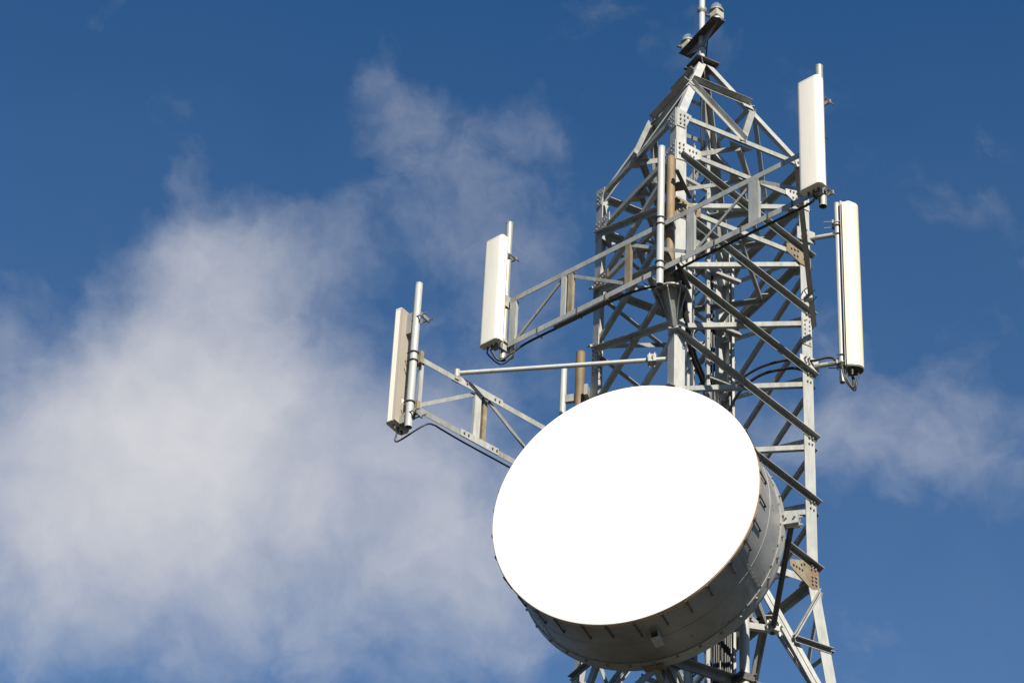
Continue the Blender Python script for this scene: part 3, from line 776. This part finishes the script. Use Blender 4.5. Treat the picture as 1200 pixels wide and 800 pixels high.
# ------------------------------------------------------------------ panel antennas
def make_panel(label, base, nrm, height=1.66, width=.31, depth=.125):
    """base: bottom centre of the back face; nrm: the way it looks"""
    n = Vector((nrm[0], nrm[1], 0)).normalized(); w = UPZ.cross(n)
    o = thing('panel_antenna', label, 'antenna', base, 'panel antennas on the truss arms')
    # all parts are built in the thing's own frame (x = width, y = facing) and the Empty is turned
    bmx = new(); hw = width / 2
    prof = [(-hw, .012), (hw, .012), (hw, depth * .72), (hw - .010, depth * .86), (hw - .035, depth * .98), (hw - .055, depth), (-hw + .055, depth), (-hw + .035, depth * .98), (-hw + .010, depth * .86), (-hw, depth * .72)]
    extrude_poly(bmx, [Vector((x, y, .012)) for x, y in prof], UPZ * (height - .024)); fix(bmx)
    bmesh.ops.bevel(bmx, geom=[e for e in bmx.edges if abs(e.verts[0].co.z - e.verts[1].co.z) < 1e-5], offset=.010, segments=2, affect='EDGES')
    def loc(name, bm, mat, par=o, sm=None, kind=None):
        if sm:
            for f in bm.faces: f.smooth = True
            for e in bm.edges:
                if len(e.link_faces) == 2 and e.calc_face_angle(0) > math.radians(sm): e.smooth = False
        me = bpy.data.meshes.new(name); bm.to_mesh(me); bm.free(); me.materials.append(mat)
        q = bpy.data.objects.new(name, me); COL.objects.link(q); q.parent = par
        if kind: q['kind'] = kind
        return q
    rd = loc('radome', bmx, PANEL, sm=28)
    for z0 in (-.004, height - .032):
        bc = new(); extrude_poly(bc, [Vector((x * 1.012, y * 1.012 - .001, z0)) for x, y in prof], UPZ * .036); fix(bc)
        bmesh.ops.bevel(bc, geom=[e for e in bc.edges if abs(e.verts[0].co.z - e.verts[1].co.z) < 1e-5], offset=.008, segments=2, affect='EDGES')
        loc('end_cap', bc, CAP, rd, sm=28)
    loc('seam', box((0, .014, height / 2), (1, 0, 0), (0, 1, 0), UPZ, width + .004, .008, height - .03), PANEL_BACK, rd)
    loc('back_plate', box((0, .002, height / 2), (1, 0, 0), (0, 1, 0), UPZ, width - .012, .018, height - .03), PANEL_BACK)
    for z, big in ((height - .20, True), (.06, False)):
        b = new(); ln = .30 if big else .12
        box((0, -.045, z), (1, 0, 0), (0, 1, 0), UPZ, .11, .07, ln, b)
        box((-.045, -.11, z + .05), (1, 0, 0), (0, 1, 0), UPZ, .012, .10, .07, b); box((.045, -.11, z + .05), (1, 0, 0), (0, 1, 0), UPZ, .012, .10, .07, b)
        box((0, -.235, z + .05), (1, 0, 0), (0, 1, 0), UPZ, .17, .02, .05, b)
        h = loc('bracket', b, GALV_DULL)
        b = new()
        for x in (-.068, .068): tube((x, -.10, z + .05), (x, -.31, z + .05), .009, seg=8, bm=b)
        loc('bracket_bolts', b, BOLT, h)
    for x in (-.07, .0, .07):
        b = new(); tube((x, .040, .02), (x, .040, -.035), .017, .014, 12, b); tube((x, .040, -.035), (x, .040, -.065), .011, .010, 10, b)
        loc('connector', b, DARK, sm=40)
    loc('label_plate', box((.02, -.0085, .35), (1, 0, 0), (0, 1, 0), UPZ, .10, .004, .06), PANEL, sm=None)
    o.rotation_euler = (0, 0, math.atan2(-n.x, n.y))
    return o
pa1 = make_panel('white panel antenna facing left front at the far left end of the long truss arm', ar(-2.585, .545, .19), NN)
pa2 = copy_tree(pa1); pa2.location = ar(2.40, .475, .19)
pa2['label'] = 'white panel antenna at the right end of the long truss arm, highest of the panels'
pa3 = copy_tree(pa1)
n3 = Vector((-.456, .89, 0)).normalized()
pa3.location = V(P3.x, P3.y, -1.62) + n3 * .135 + Vector((.89, .456, 0)) * .035; pa3.rotation_euler = (0, 0, math.atan2(-n3.x, n3.y))
pa3['label'] = 'panel antenna showing its beige back at the tip of the lower left arm'

# right hand antenna: tall, round fronted, on a pipe held off the right leg
P4 = Vector((1.25, -1.264, 0))
st = thing('pipe_standoff', 'pale steel pipe held off the right leg by two tubular arms', 'mounting pipe', V(P4.x, P4.y, -.10))
mp4 = mount_pipe(st, P4, -.10, 2.72, .035, PIPEWHITE, (2.35, 2.21, .30, .16), Vector((.76, -.65, 0)))
for z in (2.20, .185):
    A = V(.99, -1.02, z); B = V(P4.x - .03, P4.y + .03, z + .02)
    bm = new(); tube(A.lerp(B, .28), B, .032, seg=14, bm=bm); tube(A, A.lerp(B, .30), .016, .032, 12, bm)
    obj('standoff_arm', bm, GALV_PALE, st)
    obj('leg_plate', box(V(.93, -1.022, z + .03), (1, 0, 0), (0, 1, 0), UPZ, .27, .014, .19), GALV_PALE, st)
    bm = new()
    for u in (-.07, -.02): 
        for q in (-.045, .045): bolt(bm, V(.93 + u, -1.03, z + .03 + q), (0, -1, 0), .014, .05)
    obj('bolts', bm, BOLT, st, kind='stuff')
n4 = Vector((.80, -.60, 0)).normalized(); w4 = UPZ.cross(n4)
a4 = thing('round_antenna', 'tall cream round fronted antenna on the pipe right of the tower', 'antenna', V(P4.x, P4.y, .09) + n4 * .13)
b4 = V(P4.x, P4.y, .09) + n4 * .065; h4 = 2.62
bm = new(); prof = [(-.115, 0), (.115, 0)] + [(.115 * math.cos(a), .06 + .145 * math.sin(a)) for a in [PI * i / 14 for i in range(15)]]
extrude_poly(bm, [b4 + w4 * x + n4 * y for x, y in prof], UPZ * h4); fix(bm)
bmesh.ops.bevel(bm, geom=[e for e in bm.edges if e.verts[0].co.z > b4.z + h4 - .01 and e.verts[1].co.z > b4.z + h4 - .01], offset=.055, segments=4, affect='EDGES')
obj('radome', bm, CREAM, a4, smooth=32)
obj('back_plate', box(b4 - n4 * .012 + UPZ * h4 / 2, w4, n4, UPZ, .17, .022, h4 - .02), PANEL_BACK, a4)
prof2 = [(-.111, .004), (.111, .004)] + [(.111 * math.cos(a), .06 + .139 * math.sin(a)) for a in [PI * i / 14 for i in range(15)]]
bm = new(); extrude_poly(bm, [b4 - UPZ * .022 + w4 * x + n4 * y for x, y in prof2], UPZ * .021); obj('end_cap', fix(bm), DARK, a4)
for x, y in ((-.06, .06), (.0, .13), (.06, .06), (-.02, .05)):
    bm = new(); p = b4 + w4 * x + n4 * y - UPZ * .02; tube(p, p - UPZ * .06, .02, .017, 12, bm); tube(p - UPZ * .06, p - UPZ * .10, .012, seg=10, bm=bm)
    obj('connector', bm, DARK, a4)
for z in (2.38, .17):
    bm = new(); c = V(P4.x, P4.y, z)
    box(c + n4 * .045, w4, n4, UPZ, .10, .05, .07, bm); box(c - n4 * .055, w4, n4, UPZ, .15, .02, .05, bm)
    for x in (-.06, .06): tube(c + w4 * x + n4 * .09, c + w4 * x - n4 * .17, .008, seg=8, bm=bm)
    obj('bracket', bm, GALV_DULL, a4)

# ------------------------------------------------------------------ the big drum antenna
DN = Vector((-.7612, -.6485, 0)).normalized(); DA = Vector((.6485, -.7612, 0)).normalized()
DC = V(-2.205, -1.942, -3.455); DR = 1.530; DD = .948
drum = thing('drum_antenna', 'huge round microwave drum antenna with a blank white radome facing left front', 'dish antenna', DC - DN * DD - UPZ * DR)
def dp(th, d, r): return DC - DN * d + (DA * math.cos(th) + UPZ * math.sin(th)) * r
prof = [(.012, 0), (.011, .5), (.007, 1.0), (.002, 1.35), (-.004, DR - .03), (-.012, DR + .004), (-.026, DR + .008), (-.026, DR - .03), (-.03, 0)]
obj('radome', lathe(DC, DN, prof, 128), RADOME, drum, smooth=50)
obj('warm_rim_band', lathe(DC, DN, [(-.028, DR - .01), (-.028, DR + .013), (-.075, DR + .013), (-.075, DR - .01)], 128, closed=True), BROWNEDGE, drum, smooth=40)  # band with the rim's warm-lit underside painted into its colour
sh = obj('shroud', lathe(DC, DN, [(-.064, DR - .012), (-.064, DR), (-.46, DR), (-.463, DR + .004), (-.475, DR + .004), (-.478, DR), (-DD + .03, DR), (-DD + .03, DR - .012)], 128, closed=True), DRUM, drum, smooth=40)
rf = obj('rim_flange', lathe(DC, DN, [(-DD + .085, DR - .001), (-DD + .085, DR + .012), (-DD + .03, DR + .018), (-DD + .024, DR + .018), (-DD - .005, DR + .024), (-DD - .04, DR + .026), (-DD - .06, DR + .020), (-DD - .064, DR - .03), (-DD + .02, DR - .03)], 128, closed=True), GALV_PALE, drum, smooth=35)
bb = new()
for i in range(36):
    th = 2 * PI * (i + .3) / 36; e = (DA * math.cos(th) + UPZ * math.sin(th)); bolt(bb, dp(th, DD - .055, DR + .014), e, .018, .022)
    th += .09; bolt(bb, dp(th, DD - .10, DR + .0), (DA * math.cos(th) + UPZ * math.sin(th)), .010, .012)
obj('flange_bolts', bb, BOLT, rf, kind='stuff')
obj('reflector', lathe(DC - DN * (DD + .02), DN, [(0, DR - .02), (-.14, DR * .8), (-.26, DR * .58), (-.36, DR * .3), (-.40, 0)], 96), GALV, drum, smooth=50)
obj('hub', lathe(DC - DN * (DD + .30), DN, [(0, .55), (-.04, .57), (-.16, .57), (-.16, .40), (-.02, .40)], 48, closed=True), GALV_DULL, drum, smooth=35)
# spring latches that hold the radome on
lat = None
for i in range(32):
    th = 2 * PI * (i + .45 + random.uniform(-.10, .10)) / 32; rl = .27 + random.uniform(-.04, .05); e = DA * math.cos(th) + UPZ * math.sin(th); t = DN.cross(e)
    bm = new()
    flat_bar(dp(th, .035, DR + .020), dp(th, .085, DR + .020), t, e, .03, .016, bm)
    tube(dp(th, .07, DR + .018), dp(th, rl + .02, DR + .016), .010, .008, 8, bm)
    flat_bar(dp(th, rl - .01, DR + .010), dp(th, rl + .02, DR + .010), t, e, .020, .018, bm)
    obj('latch', bm, DARK, drum)  # dark colour also stands for the shadow beside each latch
bb = new()
for i in range(40):
    th = random.uniform(0, 2 * PI); d = random.uniform(.35, .85); bolt(bb, dp(th, d, DR), DA * math.cos(th) + UPZ * math.sin(th), .009, .006)
obj('rivets', bb, BOLT, sh, kind='stuff')
for i in range(7):
    th = 2 * PI * (i + .37) / 7; e = DA * math.cos(th) + UPZ * math.sin(th); t = DN.cross(e)
    sm_ = new(); flat_bar(dp(th, .075, DR + .001), dp(th, DD - .10, DR + .001), t, e, .055, .005, sm_)
    for k in range(9): bolt(sm_, dp(th, .13 + k * .085, DR + .003), e, .008, .006)
    obj('sheet_seam', sm_, DRUM, sh)
bb = new()
for i in range(96):
    th = 2 * PI * i / 96; bolt(bb, dp(th, .10, DR), DA * math.cos(th) + UPZ * math.sin(th), .007, .005)
obj('rivets', bb, BOLT, sh, kind='stuff')
# small open fronted box under the drum
th = math.radians(-80); e = DA * math.cos(th) + UPZ * math.sin(th); t = DN.cross(e)
bx = new(); cbx = dp(th, .40, DR + .045)
for off, sx, sz in ((t * .045, .008, .085), (-t * .045, .008, .085)): box(cbx + off, t, DN, e, .010, .20, .09, bx)
for off in (e * .042, -e * .042): box(cbx + off, t, DN, e, .080, .20, .008, bx)
box(cbx - DN * .095, t, DN, e, .080, .01, .076, bx)
obj('sensor_box', bx, GALV_PALE, drum)
# bracket that carries the drum on the front leg
mt = thing('drum_mount', 'heavy steel pipe mount that carries the drum antenna on the front leg', 'antenna mount', V(-1.1, -1.05, -4.6))
pm = Vector((-1.10, -1.06, 0)) + DN * .10
obj('mount_pipe', tube(V(pm.x, pm.y, -4.75), V(pm.x, pm.y, -2.2), .075, seg=24), GALV_DULL, mt, smooth=40)
for z in (-2.55, -3.45, -4.35):
    obj('leg_clamp', box(V(-1.05 - max(0, ZB - z) * SLOPE * .6, -1.04 - max(0, ZB - z) * SLOPE * .6, z), DA, DN, UPZ, .34, .20, .14), GALV_DULL, mt)
for s in (-1, 1):
    for z in (-2.95, -3.95):
        obj('hub_arm', flat_bar(V(pm.x, pm.y, z) + DA * s * .09, DC - DN * (DD + .42) + DA * s * .42 + UPZ * (z + 3.45) * .8, UPZ, DA, .12, .04), GALV, mt)
lw = V(-1.35, -1.30, -5.02)
obj('bottom_strut', flat_bar(dp(math.radians(-88), DD + .03, DR - .02), V(-1.16, -1.16, -5.15), DA, DN, .06, .05), GALV, mt)
obj('bottom_clamp', box(dp(math.radians(-88), DD + .03, DR - .02), DA, DN, UPZ, .24, .12, .10), RUST, mt)

# side strut and the pole it is clamped to
pole = thing('strut_pole', 'pale vertical pole beside the dish at the right front face', 'pipe', V(-.24, -1.31, -6.6))
PX, PY = -.235, -1.31
obj('pole', tube(V(PX, PY, -6.6), V(PX, PY, -3.95), .058, seg=22, hollow=.006), PIPEWHITE, pole, smooth=40)
obj('pole_cap', lathe(V(PX, PY, -3.95), UPZ, [(0, .0585), (.02, .060), (.03, .045), (.032, 0)], 20), PIPEWHITE, pole, smooth=30)
for z, x2 in ((-4.06, .16),):
    A = V(PX + .02, PY - .0, z - .02); B = V(x2, PY + .02, z + .06)
    obj('side_arm', angle_bar(A, B, (0, 0, 1), (0, 1, 0), .075, .06, .008), GALV_PALE, pole)
obj('top_arm', angle_bar(V(PX + .03, PY + .02, -3.90), V(PX + .36, PY + .25, -3.83), (0, 0, 1), (0, 1, 0), .06, .06, .008), GALV_PALE, pole)
obj('top_clamp', box(V(PX + .05, PY + .03, -3.90), (1, 0, 0), (0, 1, 0), UPZ, .10, .10, .09), RUST, pole)
for z in (-4.75, -5.7):
    bm = new(); box(V(PX, PY - .005, z), (1, 0, 0), (0, 1, 0), UPZ, .14, .135, .09, bm); box(V(PX, PY + .10, z), (1, 0, 0), (0, 1, 0), UPZ, .22, .05, .08, bm)
    for q in (-.09, .09):
        for w in (-.04, .04): tube(V(PX + q, PY - .10, z + w), V(PX + q, PY + .16, z + w), .010, seg=8, bm=bm)
    obj('face_clamp', bm, DARK, pole)
    s_ = hs_(z)
    obj('face_rail', angle_bar(V(-s_ + .03, -s_ - .03, z + .05), V(s_ - .03, -s_ - .03, z + .05), (0, 0, -1), (0, -1, 0), .10, .07, .009), GALV_DULL, pole)
strut = thing('dish_strut', 'dark slender strut bracing the right rim of the dish down to the pale pole', 'strut', V(.13, -1.33, -4.0))
A = dp(math.radians(1), DD + .03, DR + .10); B = V(.135, -1.33, -4.0)
d = (B - A).normalized()
obj('strut_tube', tube(A, B + d * .06, .033, seg=14), DARK, strut, smooth=40)
bm = new(); box(A + UPZ * .02, DA, DN, UPZ, .17, .12, .13, bm); box(A + UPZ * .09 - DA * .05, DA, DN, UPZ, .12, .10, .05, bm)
for q in (-.05, .05):
    tube(A + DN * .09 + DA * q + UPZ * .03, A - DN * .12 + DA * q + UPZ * .03, .012, seg=8, bm=bm); tube(A + DA * .12 + UPZ * q, A - DA * .10 + UPZ * q, .014, seg=8, bm=bm)
obj('rim_clamp', bm, GALV_PALE, strut)
bm = new(); box(B, (1, 0, 0), (0, 1, 0), UPZ, .13, .10, .06, bm)
for q in (-.08, .08):
    tube(B + Vector((q, -.09, .03)), B + Vector((q, .09, .03)), .014, seg=8, bm=bm); tube(B + Vector((q, -.02, -.08)), B + Vector((q, -.02, .08)), .012, seg=8, bm=bm)
obj('foot_clamp', bm, GALV_PALE, strut)

# ------------------------------------------------------------------ cables
def cable(label, pts, r, group=None, seg=8):
    o = obj('cable', path_tube(pts, r, seg), RUBBER); 
    for f in o.data.polygons: f.use_smooth = True
    o['label'] = label; o['category'] = 'cable'
    if group: o['group'] = group
    return o
FG = 'feeder cables running down the cable ladder'
xs = [.45, .485, .515, .55, .58, .615, .645, .675, .705, .74]
for i, x in enumerate(xs):
    top = .9 - .09 * i if i > 2 else 3.0 - i * .6
    pts = []
    z = top
    while z > -22.3:
        pts.append(V(x + random.uniform(-.012, .012), CLY + .02 + random.uniform(-.012, .012), z)); z -= 1.3
    cable('black feeder cable clipped in the row of feeders down the cable ladder', pts, random.choice((.016, .019, .022)), FG, 7)
cable('thick black cable dropping from the front bracket into the cable ladder', [ar(.12, ZBc - .10, -.05), V(-1.0, -1.17, .70), V(-.93, -1.10, .45), V(-.80, -.95, .10), V(-.52, -.62, .02), V(-.10, -.25, -.12), V(.20, .15, -.45), V(.46, .44, -1.0), V(.50, .44, -1.8), V(.50, .44, -3.0)], .026)
cable('second thick black cable dropping beside the front leg toward the cable ladder', [V(-.86, -1.0, .52), V(-.74, -.90, .16), V(-.45, -.58, .08), V(-.05, -.22, -.05), V(.24, .15, -.38), V(.52, .42, -.9), V(.56, .43, -1.8), V(.56, .43, -3.0)], .026)
cable('thick black cable arching from the cable ladder to the right antenna', [V(.54, .40, -1.7), V(.50, .36, -.75), V(.40, .16, -.10), V(.42, -.10, .22), V(.58, -.40, .38), V(.80, -.72, .40), V(.90, -.90, .32), V(.97, -1.07, .24), V(1.10, -1.18, .27), V(1.19, -1.25, .20), b4 - UPZ * .02 + n4 * .05 - Z0 * UPZ * 0 + Vector((0, 0, -.25)), b4 + w4 * .05 + n4 * .07 + UPZ * -.10], .017)
cable('second thick cable arching just under the first to the right leg', [V(.62, .40, -1.7), V(.57, .36, -.85), V(.47, .18, -.22), V(.48, -.08, .12), V(.62, -.38, .30), V(.84, -.70, .30), V(.93, -.88, .20), V(.98, -1.0, .10)], .019)
cable('thin black jumper looping below the right antenna', [V(P4.x - .05, P4.y - .06, .16), V(P4.x - .03, P4.y - .10, -.12), V(P4.x + .10, P4.y - .10, -.24), b4 + w4 * -.03 + n4 * .10 - UPZ * .26, b4 + n4 * .13 - UPZ * .09], .012)
cable('black cable slung under the bottom chord of the long arm to its right end', [ar(.12, ZBc - .10, -.05), ar(.22, ZBc - .055, -.05), ar(.8, ZBc - .052, -.045), ar(1.5, ZBc - .055, -.045), ar(2.1, ZBc - .055, -.04), ar(2.33, ZBc - .16, .10), ar(2.40, ZBc - .24, .17), ar(2.40, .47 - .08, .245)], .017)
cable('black cable slung under the bottom chord of the long arm to its left end', [V(-1.16, -1.06, .42), V(-1.22, -.98, .55), ar(-.5, ZBc - .06, -.06), ar(-.8, ZBc - .05, -.045), ar(-1.5, ZBc - .05, -.045), ar(-2.2, ZBc - .05, -.04), ar(-2.42, ZBc - .20, .06), ar(-2.52, ZBc - .31, .16), ar(-2.585, .545 - .08, .245)], .015)
cable('thin jumper cable hanging under the left panel of the long arm', [ar(-2.33, ZBc - .05, .03), ar(-2.40, ZBc - .26, .06), ar(-2.52, ZBc - .35, .12), ar(-2.64, ZBc - .22, .2), ar(-2.655, .545 - .08, .245)], .010)
pb3 = pa3.location.copy()
cable('thin black jumper drooping below the lower left panel antenna', [pb3 + n3 * .055 - UPZ * .08, pb3 + n3 * .04 - UPZ * .20, a3(-2.62, B3 - .20, .06), a3(-2.45, B3 - .10, .03), a3(-2.30, B3 - .05, -.03), a3(-1.9, B3 - .045, -.05), a3(-1.2, B3 - .045, -.05), a3(-.3, B3 - .045, -.05)], .011)
cable('thin wire from the mast lights down through the pyramid head', [V(.06, -.05, ZP - .02), V(.09, .03, 5.75), V(.06, .05, 5.45), V(.12, .20, 4.4), V(.35, .42, 3.6), V(.44, .48, 2.5)], .010)
cable('second thin wire hanging in the pyramid head', [V(.03, .06, 5.5), V(.16, .24, 4.4), V(.42, .45, 3.5), V(.50, .48, 2.5)], .009)
